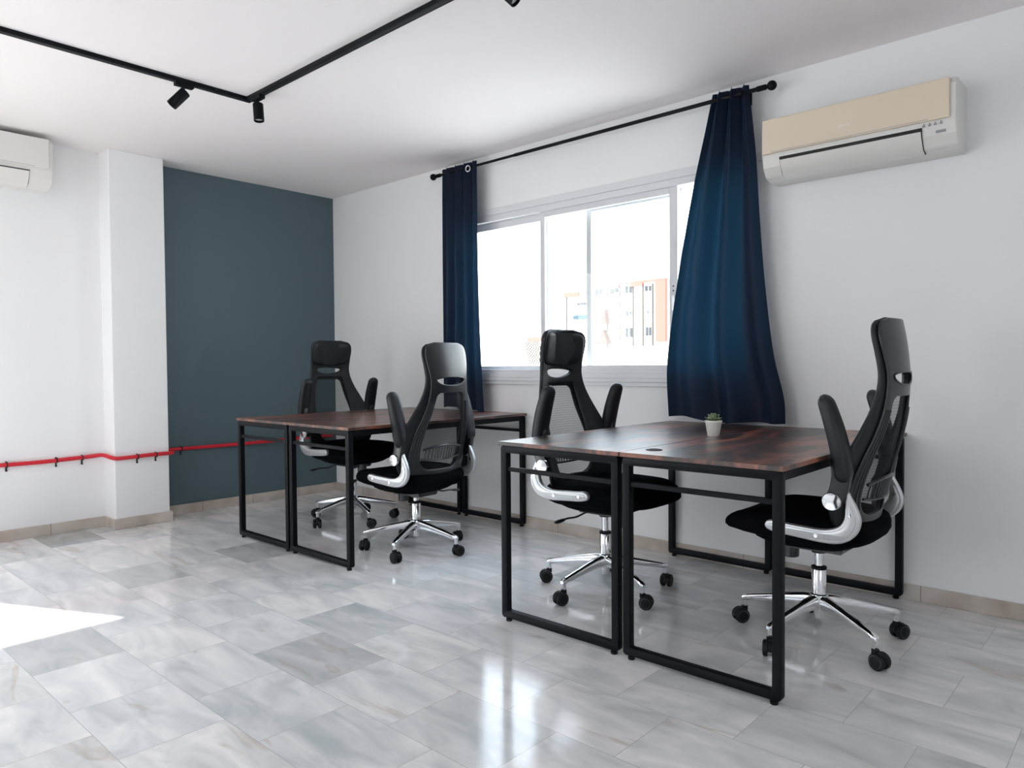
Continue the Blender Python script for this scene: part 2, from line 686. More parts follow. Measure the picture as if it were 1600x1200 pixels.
xs = [0.012] + frange(0.40, 7.4, 0.405)
skirt('baseboard_right', [(-0.0, RX, -0.014, 0, 0, BH)],
      [(x - 0.0012, x + 0.0012, -0.0146, -0.010, 0, BH + 0.0004) for x in xs[1:]])
skirt('baseboard_far', [(0, 0.014, -1.487, -0.0, 0, BH)],
      [(0.010, 0.0146, y - 0.0012, y + 0.0012, 0, BH + 0.0004) for y in (-0.38, -0.78, -1.18)])
skirt('baseboard_left', [(0.01, 0.024, LW1, CY0, 0, BH), (0.01, 0.024, RY, LW0, 0, BH),
                         (0.012, CX, CY0 - 0.014, CY0, 0, BH), (CX, CX + 0.014, CY0 - 0.014, CY1 + 0.014, 0, BH),
                         (0.016, CX, CY1, CY1 + 0.014, 0, BH)],
      [(0.020, 0.0246, y - 0.0012, y + 0.0012, 0, BH + 0.0004) for y in (-2.17, -2.57, -2.97, -3.37)])

# flush junction cover in the wall beside the desk
cv = struct(obj('trim_1', boxes((4.526, 4.640, -0.003, 0.001, 0.405, 0.502)), m_wall, bevel=0.0012),
            'small square blank cover plate painted like the wall near the skirting', 'cover plate')


# ------------------------------------------------------------------ windows
def bar(bm, x0, x1, z0, z1, y0, y1):
    box(bm, x0, x1, y0, y1, z0, z1)


win = bpy.data.objects.new('window_1', None)
win.location = (0, 0, 0)
C.objects.link(win)
struct(win)
# outer frame with stepped profile
bm = bmesh.new()
bar(bm, WX0, WX1, WZ1 - 0.040, WZ1, -0.006, 0.10)
bar(bm, WX0, WX1, WZ0, WZ0 + 0.022, -0.006, 0.10)
bar(bm, WX0, WX0 + 0.04, WZ0 + 0.022, WZ1 - 0.04, -0.006, 0.10)
bar(bm, WX1 - 0.04, WX1, WZ0 + 0.022, WZ1 - 0.04, -0.006, 0.10)
obj('window_frame', bm, m_alu, win, bevel=0.002)
# casing lines above and profiles below
bm = bmesh.new()
bar(bm, WX0 - 0.05, WX1 + 0.05, WZ1, WZ1 + 0.045, -0.012, 0.0)
obj('window_casing', bm, m_alu, win, bevel=0.002)
bm = bmesh.new()
bar(bm, WX0 - 0.05, WX1 + 0.05, 0.985, WZ0, -0.016, 0.0)
bar(bm, WX0 - 0.05, WX1 + 0.05, 0.962, 0.985, -0.022, 0.0)
bar(bm, WX0 - 0.05, WX1 + 0.05, 0.938, 0.962, -0.017, 0.0)
obj('window_sill', bm, m_alu, win, bevel=0.003)


def sash(x0, x1, z0, z1, y0, wl, wr, wt, wb, th=0.022, latch=False):
    bm = bmesh.new()
    bar(bm, x0, x0 + wl, z0, z1, y0, y0 + th)
    bar(bm, x1 - wr, x1, z0, z1, y0, y0 + th)
    bar(bm, x0 + wl, x1 - wr, z1 - wt, z1, y0, y0 + th)
    bar(bm, x0 + wl, x1 - wr, z0, z0 + wb, y0, y0 + th)
    s = obj('sash', bm, m_alu, win, bevel=0.0025)
    obj('glass_pane', boxes((x0 + wl - 0.004, x1 - wr + 0.004, y0 + th / 2 - 0.0015, y0 + th / 2 + 0.0015, z0 + wb - 0.004, z1 - wt + 0.004)), m_glass, s)
    if latch:
        bm = boxes((x1 - wr * 0.68, x1 - wr * 0.32, y0 - 0.007, y0, 1.36, 1.45))
        obj('latch', bm, m_silver, s, bevel=0.003)
        bm = bmesh.new()
        for zz in (1.475, 1.50):
            lathe(bm, [(0.004, -0.003), (0.004, 0.0)], frame_m((x1 - wr / 2, y0, zz), (0, 1, 0)), 10)
        obj('screw', bm, m_gap, s)
    return s


sash(1.62, 2.345, 1.034, 2.052, 0.040, 0.04, 0.036, 0.050, 0.028)
sash(2.307, 3.300, 1.034, 2.052, 0.008, 0.038, 0.052, 0.038, 0.028, latch=True)
sash(2.628, 3.296, 1.034, 2.052, 0.072, 0.036, 0.045, 0.040, 0.028, th=0.02)

# glazed door in the left wall, source of the sun patch; unseen windows behind the camera, added as daylight fill
gd = bpy.data.objects.new('window_2', None)
C.objects.link(gd)
struct(gd)
obj('window_frame', boxes((-0.12, -0.06, LW0, LW0 + 0.04, 0, LWZ), (-0.12, -0.06, LW1 - 0.03, LW1, 0, LWZ),
                          (-0.12, -0.06, LW0, LW1, LWZ - 0.03, LWZ), (-0.12, -0.06, LW0, LW1, 0, 0.05)), m_alu, gd)
obj('glass_pane', boxes((-0.092, -0.088, LW0 + 0.04, LW1 - 0.03, 0.05, LWZ - 0.03)), m_glass, gd)
rw = bpy.data.objects.new('window_added_rear', None)  # unseen rear window, added to brighten the curtain wall
C.objects.link(rw)
struct(rw)
obj('window_frame', boxes(*[(x - 0.025, x + 0.025, RY - 0.12, RY - 0.06, BZ0, BZ1) for x in (BX0 + 0.025, 2.5, BX1 - 0.025)],
                          (BX0, BX1, RY - 0.12, RY - 0.06, BZ1 - 0.05, BZ1), (BX0, BX1, RY - 0.12, RY - 0.06, BZ0, BZ0 + 0.05)), m_alu, rw)
obj('glass_pane', boxes((BX0 + 0.03, BX1 - 0.03, RY - 0.092, RY - 0.088, BZ0 + 0.05, BZ1 - 0.05)), m_glass, rw)


sw = bpy.data.objects.new('window_added_side', None)  # unseen side window, added to throw daylight on the left wall
C.objects.link(sw)
struct(sw)
obj('window_frame', boxes(*[(RX + 0.06, RX + 0.12, y - 0.025, y + 0.025, SZ0, SZ1) for y in (SY0 + 0.025, -4.0, SY1 - 0.025)],
                          (RX + 0.06, RX + 0.12, SY0, SY1, SZ1 - 0.05, SZ1), (RX + 0.06, RX + 0.12, SY0, SY1, SZ0, SZ0 + 0.05)), m_alu, sw)
obj('glass_pane', boxes((RX + 0.088, RX + 0.092, SY0 + 0.03, SY1 - 0.03, SZ0 + 0.05, SZ1 - 0.05)), m_glass, sw)


# ------------------------------------------------------------------ desks
def grommet_disc(x, y, z, r):
    bm = bmesh.new()
    lathe(bm, [(r, 0), (r, 0.0015), (r - 0.003, 0.003), (r - 0.010, 0.003), (r - 0.012, 0.0012), (0, 0.0012)], Matrix.Translation((x, y, z)), 32)
    return bm


DW, DL, TH = 0.597, 1.40, 0.016


def make_desk(label, x0, y0, hole=None):
    t = thing('desk', label, 'desk', (x0 + DW / 2, y0 + DL / 2, 0), 0, 'rustic brown desks with black metal frames')
    hx, hy = DW / 2, DL / 2
    top = obj('desktop', boxes((-hx, hx, -hy, hy, 0.75 - TH, 0.75)), m_wood, t, bevel=0.0012)
    T, fh = 0.030, 0.75 - TH
    for s in (-1, 1):
        # rounded rectangular loop of square tube
        ins = 0.008
        outer = rrect(0, (fh + 0.016) / 2, hx - ins, (fh - 0.016) / 2, 0.014)
        inner = rrect(0, (fh + 0.016) / 2, hx - ins - T, (fh - 0.016) / 2 - T, 0.006)
        bm = plate([outer, inner], T, 0.002, res=1)
        yc = s * (hy - 0.006 - T / 2)
        bmesh.ops.transform(bm, verts=bm.verts, matrix=Matrix.Translation((0, yc, 0)) @ Matrix.Rotation(PI / 2, 4, 'X'))
        fo = obj('side_frame', bm, m_black, t, smooth=35)
        for k in (-1, 1):
            bm = bmesh.new()
            lathe(bm, [(0.012, 0), (0.013, 0.003), (0.013, 0.010), (0.006, 0.012), (0.006, 0.018)],
                  Matrix.Translation((k * (hx - 0.036), yc, 0.0)), 16)
            obj('foot', bm, m_rubber, fo, smooth=40)
        obj('crossbar', boxes((-hx + ins + T, hx - ins - T, yc - 0.008 + s * 0.0, yc + 0.008, 0.627, 0.645)), m_black, t, bevel=0.002)
    for k in (-1, 1):
        obj('support_beam', boxes((k * (hx - 0.023) - 0.013, k * (hx - 0.023) + 0.013, -hy + 0.036, hy - 0.036, 0.702, fh)), m_black, t, bevel=0.002)
    if hole:
        obj('cable_grommet', grommet_disc(hole[0] - x0 - hx, hole[1] - y0 - hy, 0.75, 0.030), m_gap, t, smooth=40)
    return t


DY = -1.407
make_desk('brown wood desk on black legs, left half of the front pair, under the window', 3.260, DY)
make_desk('brown wood desk on black legs carrying the potted succulent, nearest the camera', 3.860, DY, (3.925, -1.275))
make_desk('brown wood desk on black legs nearest the dark grey wall', 1.000, DY)
make_desk('brown wood desk on black legs, right half of the far pair', 1.600, DY)


# ------------------------------------------------------------------ chairs (front is +x)
SPINE = [(0.36, -0.175), (0.42, -0.185), (0.50, -0.198), (0.58, -0.215), (0.66, -0.236), (0.75, -0.258), (0.87, -0.282), (1.0, -0.294), (1.08, -0.290), (1.16, -0.280), (1.235, -0.266)]
CURV = [(0.40, 0.9), (0.60, 1.2), (0.80, 1.1), (1.0, 1.2), (1.23, 1.4)]
WFRONT = [(0.462, 0.19), (0.48, 0.225), (0.52, 0.252), (0.58, 0.266), (0.66, 0.270), (0.74, 0.258), (0.82, 0.228), (0.90, 0.192), (0.97, 0.168), (1.03, 0.161), (1.10, 0.166), (1.15, 0.170), (1.185, 0.165), (1.208, 0.150), (1.222, 0.120), (1.226, 0.090)]
HFRONT = [(0.520, 0.10), (0.545, 0.130), (0.60, 0.146), (0.68, 0.150), (0.76, 0.146), (0.84, 0.134), (0.90, 0.122), (0.945, 0.110), (0.962, 0.096)]
WREAR = [(0.470, 0.15), (0.485, 0.178), (0.52, 0.200), (0.58, 0.214), (0.66, 0.212), (0.74, 0.196), (0.82, 0.170), (0.90, 0.148), (0.97, 0.138), (1.03, 0.139), (1.10, 0.151), (1.15, 0.156), (1.185, 0.151), (1.206, 0.136), (1.219, 0.108), (1.222, 0.085)]
HREAR = [(0.520, 0.085), (0.535, 0.120), (0.57, 0.145), (0.62, 0.154), (0.68, 0.152), (0.76, 0.138), (0.84, 0.118), (0.90, 0.105), (0.935, 0.095), (0.947, 0.078)]


def bend(bm, dx):
    """2-D plate (y, z, depth) -> chair space, wrapped on the back's double curve"""
    for v in bm.verts:
        y, z, d = v.co
        e = 0.004
        sl = (interp(SPINE, z + e) - interp(SPINE, z - e)) / (2 * e)
        k = interp(CURV, z)
        n = Vector((1, -2 * k * y, -sl)).normalized()
        base = Vector((interp(SPINE, z) + k * y * y, y, z))
        v.co = base + n * (d + dx)


def sym_outline(tab, step=0.012):
    zs = frange(tab[0][0], tab[-1][0], step)
    right = [(interp(tab, z), z) for z in zs]
    return right + [(-y, z) for y, z in right[::-1]]


def lens(z0, z1, hw, n=20, up=0.35):
    pts = []
    zc = (z0 + z1) / 2
    for k in range(n):
        a = 2 * PI * k / n
        s = math.sin(a)
        pts.append((hw * math.cos(a), zc + (z1 - z0) / 2 * (s * (0.55 if s > 0 else 1.25)) + 0.002))
    return pts


CUTS = [(1, frange(0.41, 1.22, 0.027)), (0, frange(-0.24, 0.24, 0.04))]
MESH = {}


def cached(key, fn, m, smooth=40):
    if key not in MESH:
        bm = fn()
        me = bpy.data.meshes.new(key)
        bmesh.ops.recalc_face_normals(bm, faces=bm.faces)
        bm.to_mesh(me)
        bm.free()
        for p in me.polygons:
            p.use_smooth = True
        me.set_sharp_from_angle(angle=math.radians(smooth))
        me.materials.append(m)
        MESH[key] = me
    return MESH[key]


def f_front():
    bm = plate([sym_outline(WFRONT), sym_outline(HFRONT), lens(0.993, 1.042, 0.100)], 0.018, 0.0075, CUTS, 3)
    bend(bm, 0.008)
    return bm


def f_rear():
    bm = plate([sym_outline(WREAR), sym_outline(HREAR), lens(0.990, 1.045, 0.107)], 0.010, 0.0045, CUTS, 2)
    bend(bm, -0.005)
    # raised rib lines following the frame on both sides
    for s in (-1, 1):
        for off in (0.25, 0.5, 0.75):
            pts = []
            for z in frange(0.55, 0.90, 0.02):
                a, c = interp(HREAR, z), interp(WREAR, z)
                y = s * (a + (c - a) * off)
                pts.append(Vector((interp(SPINE, z) + interp(CURV, z) * y * y - 0.0115, y, z)))
            tube(bm, pts, 0.0028, 6)
    return bm


def f_slot_rim():
    bm = bmesh.new()
    lp = lens(0.989, 1.046, 0.109)
    pts = [Vector((interp(SPINE, z) + interp(CURV, z) * y * y - 0.011, y, z)) for y, z in lp]
    seg = 8
    n = len(pts)
    rows = []
    for i in range(n):
        t = (pts[(i + 1) % n] - pts[i - 1]).normalized()
        a = Vector((1, 0, 0))
        b_ = t.cross(a).normalized()
        rows.append([bm.verts.new(pts[i] + a * math.cos(2 * PI * k / seg) * 0.003 + b_ * math.sin(2 * PI * k / seg) * 0.0045) for k in range(seg)])
    for i in range(n):
        A, B = rows[i], rows[(i + 1) % n]
        for k in range(seg):
            bm.faces.new((A[k], A[(k + 1) % seg], B[(k + 1) % seg], B[k]))
    return bm


def f_mesh():
    bm = bmesh.new()
    rows = []
    for z in frange(0.505, 0.975, 0.02):
        hw = interp([(a, w + 0.006) for a, w in HFRONT], z) if z > 0.52 else 0.10
        if z > 0.962:
            hw = 0.092
        row = []
        for k in range(13):
            y = -hw + 2 * hw * k / 12
            row.append(bm.verts.new((interp(SPINE, z) + interp(CURV, z) * y * y + 0.004, y, z)))
        rows.append(row)
    for a, c in zip(rows[:-1], rows[1:]):
        for k in range(12):
            bm.faces.new((a[k], a[k + 1], c[k + 1], c[k]))
    return bm


def f_lumbar():
    bm = bmesh.new()
    # arched bar with ribs below it
    def P(y, z, d):
        return Vector((interp(SPINE, z) + interp(CURV, z) * y * y + d, y, z))
    arc = [P(y, 0.655 - 0.9 * y * y, -0.012) for y in frange(-0.145, 0.145, 0.0145)]
    tube(bm, arc, 0.0065, 8)
    arc2 = [P(y, 0.575 + 0.4 * y * y, -0.012) for y in frange(-0.148, 0.148, 0.0145)]
    tube(bm, arc2, 0.005, 8)
    for k in range(13):
        y = -0.126 + 0.021 * k
        tube(bm, [P(y, 0.576 + 0.4 * y * y, -0.012), P(y, 0.61, -0.0105), P(y, 0.655 - 0.9 * y * y, -0.012)], 0.003, 6)
    return bm


def f_headpad():
    bm = bmesh.new()
    # cushion: superellipse loops swelling forward
    rows = []
    prof = [(0.0, 1.00), (0.003, 1.0), (0.008, 0.98), (0.0125, 0.93), (0.0155, 0.82), (0.0175, 0.60), (0.018, 0.35), (0.018, 0.12)]
    for d, s in prof:
        lp = superloop(0, 1.130, 0.160 * s, 0.082 * s, 0, 48, 0.42)
        rows.append([Vector((y, z, d)) for y, z, _ in lp])
    loft(bm, rows)
    bend(bm, 0.013)
    return bm


def f_seat():
    bm = bmesh.new()
    loops = []
    prof = [(0.0, 0.55), (0.0, 0.78), (0.04, 0.90), (0.14, 0.965), (0.35, 1.0), (0.62, 1.0), (0.80, 0.98), (0.92, 0.93), (0.98, 0.85), (1.0, 0.6), (1.0, 0.3)]
    for h, s in prof:
        lp = superloop(0.046, 0, 0.272 * s, 0.255 * s, 0, 60, 0.50)
        out = []
        for x, y, _ in lp:
            t = (x + 0.226) / 0.544
            ztop = 0.497 + 0.010 * math.sin(PI * t) - max(0, t - 0.72) ** 2 * 0.55 + 0.010 * (abs(y) / 0.25) ** 2
            zbot = 0.408 + 0.014 * max(0, min(1, (t - 0.35) / 0.5)) - max(0, t - 0.85) ** 2 * 0.3
            out.append((x, y, zbot + (ztop - zbot) * h))
        loops.append(out)
    loft(bm, loops)
    return bm


def f_pan():
    bm = bmesh.new()
    loops = []
    for z, s in ((0.378, 0.58), (0.388, 0.68), (0.400, 0.76), (0.418, 0.80)):
        loops.append(superloop(0.02, 0, 0.25 * s, 0.26 * s, z, 40, 0.55))
    loft(bm, loops)
    return bm


def f_mech():
    bm = boxes((-0.11, 0.12, -0.075, 0.075, 0.352, 0.385))
    bmesh.ops.bevel(bm, geom=bm.edges[:], offset=0.008, segments=2, affect='EDGES')
    lathe(bm, [(0.028, 0.335), (0.030, 0.345), (0.034, 0.36)], None, 20)
    return bm


def f_knob_tension():
    bm = bmesh.new()
    lathe(bm, [(0.024, 0.300), (0.030, 0.304), (0.032, 0.372), (0.02, 0.380)], Matrix.Translation((0.108, 0, 0)), 20)
    return bm


def f_lever():
    bm = bmesh.new()
    pts = smooth_open([(-0.02, -0.06, 0.372), (-0.025, -0.12, 0.368), (-0.045, -0.165, 0.352), (-0.055, -0.215, 0.352), (-0.062, -0.25, 0.348)], 5)
    tube(bm, pts, 0.0045, 8)
    return bm


def f_lever_grip():
    bm = bmesh.new()
    m = frame_m((-0.058, -0.235, 0.350), (-0.12, -1, -0.12))
    loops = []
    for t, a in ((0, 0.006), (0.01, 0.012), (0.04, 0.014), (0.055, 0.012), (0.062, 0.006)):
        loops.append([m @ Vector((a * math.cos(2 * PI * k / 14), 0.55 * a * math.sin(2 * PI * k / 14), t)) for k in range(14)])
    loft(bm, loops)
    return bm


def f_bracket():
    pts = [(0.094, 0.489), (0.101, 0.472), (0.088, 0.457), (0.05, 0.449), (-0.03, 0.443), (-0.10, 0.438), (-0.155, 0.441), (-0.194, 0.458),
           (-0.222, 0.490), (-0.231, 0.530), (-0.219, 0.570), (-0.202, 0.602), (-0.186, 0.628), (-0.181, 0.600), (-0.180, 0.565),
           (-0.178, 0.535), (-0.166, 0.510), (-0.140, 0.494), (-0.100, 0.486), (-0.03, 0.488), (0.04, 0.492), (0.075, 0.495)]
    out = smooth_closed([(a, c, 0) for a, c in pts], 4)
    bm = plate([[(p.x, p.y) for p in out]], 0.024, 0.007, res=2)
    bmesh.ops.transform(bm, verts=bm.verts, matrix=Matrix.Rotation(PI / 2, 4, 'X'))
    return bm


def f_bracket_groove():
    # raised inner panel on the bracket face
    pts = [(0.080, 0.480), (0.083, 0.470), (0.05, 0.459), (-0.03, 0.453), (-0.10, 0.449), (-0.15, 0.453), (-0.186, 0.468),
           (-0.209, 0.497), (-0.217, 0.530), (-0.208, 0.560), (-0.197, 0.580), (-0.193, 0.560),
           (-0.190, 0.530), (-0.172, 0.500), (-0.140, 0.483), (-0.10, 0.476), (-0.03, 0.478), (0.04, 0.482)]
    out = smooth_closed([(a, c, 0) for a, c in pts], 4)
    bm = plate([[(p.x, p.y) for p in out]], 0.0305, 0.003, res=1)
    bmesh.ops.transform(bm, verts=bm.verts, matrix=Matrix.Rotation(PI / 2, 4, 'X'))
    return bm


def f_screw():
    bm = bmesh.new()
    lathe(bm, [(0.005, -0.0168), (0.0075, -0.0165), (0.0075, 0.0165), (0.005, 0.0168)], frame_m((0, 0, 0), (0, 1, 0)), 14)
    return bm


def f_armneck():
    pts = [(-0.110, 0.590), (-0.125, 0.563), (-0.152, 0.563), (-0.178, 0.585), (-0.196, 0.64), (-0.203, 0.70), (-0.190, 0.76), (-0.150, 0.80),
           (-0.135, 0.74), (-0.138, 0.68), (-0.130, 0.63)]
    out = smooth_closed([(a, c, 0) for a, c in pts], 4)
    bm = plate([[(p.x, p.y) for p in out]], 0.030, 0.006, res=2)
    bmesh.ops.transform(bm, verts=bm.verts, matrix=Matrix.Rotation(PI / 2, 4, 'X'))
    return bm


def f_armpad():
    bm = bmesh.new()
    a, c = Vector((-0.182, 0, 0.655)), Vector((-0.108, 0, 0.957))
    ax = (c - a)
    Ln = ax.length
    m = frame_m(a, ax, (0, 1, 0))   # local x = +y width
    loops = []
    n = 26
    for i in range(n + 1):
        t = 0.5 - 0.5 * math.cos(PI * i / n)
        e = min(t, 1 - t) * Ln
        rr = 0.034
        k = math.sqrt(max(1 - max(0, 1 - e / rr) ** 2, 0.0006))
        wy = (0.035 + 0.006 * math.sin(PI * t)) * k
        wx = (0.027 - 0.004 * t + 0.004 * math.sin(PI * t)) * k
        bow = -0.010 * math.sin(PI * t)
        lp = []
        for j in range(28):
            an = 2 * PI * j / 28
            cc, ss = math.cos(an), math.sin(an)
            lp.append(m @ Vector((wy * math.copysign(abs(cc) ** 0.7, cc), -bow + wx * math.copysign(abs(ss) ** 0.7, ss), t * Ln)))
        loops.append(lp)
    loft(bm, loops)
    return bm


def f_armknob():
    bm = bmesh.new()
    for s in (1,):
        lathe(bm, [(0.029, 0.010), (0.032, 0.013), (0.032, 0.021), (0.029, 0.025), (0.012, 0.0270), (0, 0.0275)], frame_m((-0.142, 0, 0.590), (0, -1, 0)), 28)
    return bm


def f_gas_cover():
    bm = bmesh.new()
    lathe(bm, [(0.019, 0.080), (0.0195, 0.082), (0.0195, 0.135), (0.0255, 0.137), (0.0265, 0.150), (0.0265, 0.272), (0.024, 0.275), (0.017, 0.275)], None, 28)
    return bm


def f_collar():
    bm = bmesh.new()
    lathe(bm, [(0.0275, 0.270), (0.0285, 0.272), (0.0285, 0.280), (0.018, 0.284)], None, 28)
    return bm


def f_hub():
    bm = bmesh.new()
    lathe(bm, [(0.0215, 0.112), (0.034, 0.116), (0.037, 0.124), (0.037, 0.160), (0.034, 0.172), (0.028, 0.176)], None, 30)
    return bm


def f_leg():
    bm = bmesh.new()
    st = [(0.026, 0.145, 0.021, 0.027), (0.05, 0.145, 0.020, 0.025), (0.12, 0.136, 0.018, 0.020), (0.20, 0.122, 0.0155, 0.016), (0.27, 0.109, 0.0135, 0.013), (0.298, 0.103, 0.0125, 0.011), (0.306, 0.101, 0.008, 0.006)]
    loops = []
    for x, z, hw, hh in st:
        lp = []
        for j in range(20):
            an = 2 * PI * j / 20
            cc, ss = math.cos(an), math.sin(an)
            # flat underside, ridged top
            e = 0.75 if ss > 0 else 0.35
            lp.append((x, hw * math.copysign(abs(cc) ** 0.6, cc), z + hh * math.copysign(abs(ss) ** e, ss)))
        loops.append(lp)
    loft(bm, loops)
    lathe(bm, [(0.0095, 0.064), (0.0105, 0.066), (0.0105, 0.105)], Matrix.Translation((0.294, 0, 0)), 16)
    return bm


def f_caster():
    # hood with axle, at caster origin (stem axis), wheel axis is local y
    bm = bmesh.new()
    seg = 14
    loops = []
    for y, r in ((-0.0065, 0.029), (-0.0055, 0.031), (0.0055, 0.031), (0.0065, 0.029)):
        lp = [(0.016 + r * math.cos(a), y, 0.030 + r * math.sin(a)) for a in frange(-0.1, PI + 0.15, (PI + 0.25) / seg)]
        lp += [(0.016 - 0.010, y, 0.020), (0.016 + 0.012, y, 0.018)]
        loops.append(lp)
    loft(bm, loops)
    lathe(bm, [(0.0135, 0.050), (0.0135, 0.066), (0.011, 0.068)], None, 16)
    return bm


def f_wheel():
    bm = bmesh.new()
    lathe(bm, [(0.018, 0.0), (0.0285, 0.001), (0.030, 0.004), (0.030, 0.013), (0.0275, 0.017), (0.0235, 0.018)], frame_m((0, 0, 0), (0, 1, 0)), 28)
    return bm


def f_rim():
    bm = bmesh.new()
    lathe(bm, [(0.0235, 0.012), (0.0238, 0.0188), (0.0205, 0.0192), (0.0195, 0.0165), (0.0, 0.0165)], frame_m((0, 0, 0), (0, 1, 0)), 28)
    return bm


def make_chair(label, x, y, face, base_deg, lift, swivels):
    g = 'high-back mesh office chairs on chrome star bases'
    t = thing('office_chair', label, 'office chair', (x, y, 0), face, g)
    up = (0, 0, lift)

    def part(name, fn, m, parent=t, loc=up, smooth=40):
        return obj(name, cached(name + '_mesh', fn, m, smooth), None, parent, loc=loc)
    part('seat', f_seat, m_fabric)
    part('seat_pan', f_pan, m_fabric)
    fr = part('backrest', f_front, m_leather)
    part('mesh_panel', f_mesh, m_mesh, fr, (0, 0, 0))
    rf = part('back_frame', f_rear, m_plastic)
    part('slot_rim', f_slot_rim, m_plastic, rf, (0, 0, 0))
    part('lumbar_support', f_lumbar, m_plastic)
    part('headrest', f_headpad, m_leather)
    part('tilt_mechanism', f_mech, m_plastic)
    part('tension_knob', f_knob_tension, m_plastic)
    lv = part('height_lever', f_lever, m_plastic)
    part('lever_grip', f_lever_grip, m_plastic, lv, (0, 0, 0))
    for s in (-1, 1):
        br = part('arm_bracket', f_bracket, m_silver, t, (0, s * 0.264, lift))
        br['label'] = 'silver curved arm bracket'
        part('bracket_inlay', f_bracket_groove, m_silver, br, (0, 0, 0))
        for sx_, sz_ in ((0.055, 0.470), (-0.085, 0.462), (-0.200, 0.548)):
            part('screw', f_screw, m_chrome, br, (sx_, 0, sz_))
        ar = part('armrest', f_armpad, m_leather, t, (0, s * 0.272, lift))
        ar['label'] = 'black padded armrest folded upright'
        part('arm_neck', f_armneck, m_plastic, ar, (0, 0, 0))
        k = part('pivot_knob', f_armknob, m_chrome, ar, (0, 0, 0))
        k.rotation_euler = (0, 0, 0)
        if s > 0:
            k.scale = (1, -1, 1)
    # column and base
    bm = bmesh.new()
    lathe(bm, [(0.0155, 0.275), (0.0155, 0.345 + lift), (0.0175, 0.347 + lift), (0.0175, 0.365 + lift)], None, 24)
    gl = obj('gas_lift', bm, m_chrome, t, smooth=40)
    part('column_cover', f_gas_cover, m_chrome, t, (0, 0, 0))
    part('column_collar', f_collar, m_rubber, t, (0, 0, 0))
    hb = part('base_hub', f_hub, m_chrome, t, (0, 0, 0))
    for i in range(5):
        a = math.radians(base_deg + 72 * i) - face
        lg = part('base_leg', f_leg, m_chrome, t, (0, 0, 0))
        lg.rotation_euler = (0, 0, a)
        cs = part('caster', f_caster, m_rubber, t, (0.294 * math.cos(a), 0.294 * math.sin(a), 0))
        cs.rotation_euler = (0, 0, math.radians(swivels[i]) - face)
        for s in (-1, 1):
            wh = part('wheel', f_wheel, m_rubber, cs, (0.016, s * 0.007, 0.030))
            rm = part('wheel_rim', f_rim, m_hubgrey, cs, (0.016, s * 0.007, 0.030))
            if s < 0:
                wh.scale = (1, -1, 1)
                rm.scale = (1, -1, 1)
    return t


make_chair('black mesh office chair beside the dark grey wall, facing right across the desk', 1.145, -0.64, 0.0, 57, 0.028, (200, 100, 250, 320, 40))
make_chair('black mesh office chair between the two desk pairs, seen from behind', 2.090, -0.87, PI + 0.05, 8, -0.030, (80, 160, 240, 300, 350))
make_chair('black mesh office chair before the window, seat tucked under the front desk pair', 3.363, -0.785, 0.0, 50, 0.016, (100, 150, 230, 250, 20))
make_chair('black mesh office chair at the right end by the bare wall, nearest the camera', 4.329, -0.735, PI, 39.5, 0.0, (60, 150, 230, 290, 340))


# ------------------------------------------------------------------ curtains and rod
RODY, RODZ = -0.10, 2.418
rod = thing('curtain_rod', 'long black curtain rod with round ball ends above the window', 'curtain rod', (2.64, 0, RODZ))
bm = bmesh.new()
tube(bm, [(-1.20, RODY, 0), (0.35, RODY, 0)], 0.0085, 16)
obj('pole', bm, m_black, rod, smooth=40)
bm = bmesh.new()
tube(bm, [(-0.45, RODY, 0), (1.20, RODY, 0)], 0.0105, 16)
obj('outer_pole', bm, m_black, rod, smooth=40)
for s in (-1, 1):
    bm = bmesh.new()
    lathe(bm, [(0.013, -0.075), (0.0135, -0.07), (0.0135, -0.03), (0.010, -0.026), (0.010, -0.018)] +
          [(0.0235 * math.sin(a), -0.0235 * math.cos(a)) for a in frange(0.45, PI, 0.25)], frame_m((s * 1.236, RODY, 0), (s, 0, 0)), 24)
    obj('finial', bm, m_black, rod, smooth=50)
    bm = boxes((s * 1.08 - 0.006, s * 1.08 + 0.006, RODY, 0, -0.014, -0.009), (s * 1.08 - 0.012, s * 1.08 + 0.012, -0.004, 0, -0.035, 0.035))
    lathe(bm, [(0.015, -0.006), (0.015, 0.006)], frame_m((s * 1.08, RODY, 0), (1, 0, 0)), 20)
    obj('bracket', bm, m_black, rod, bevel=0.001)


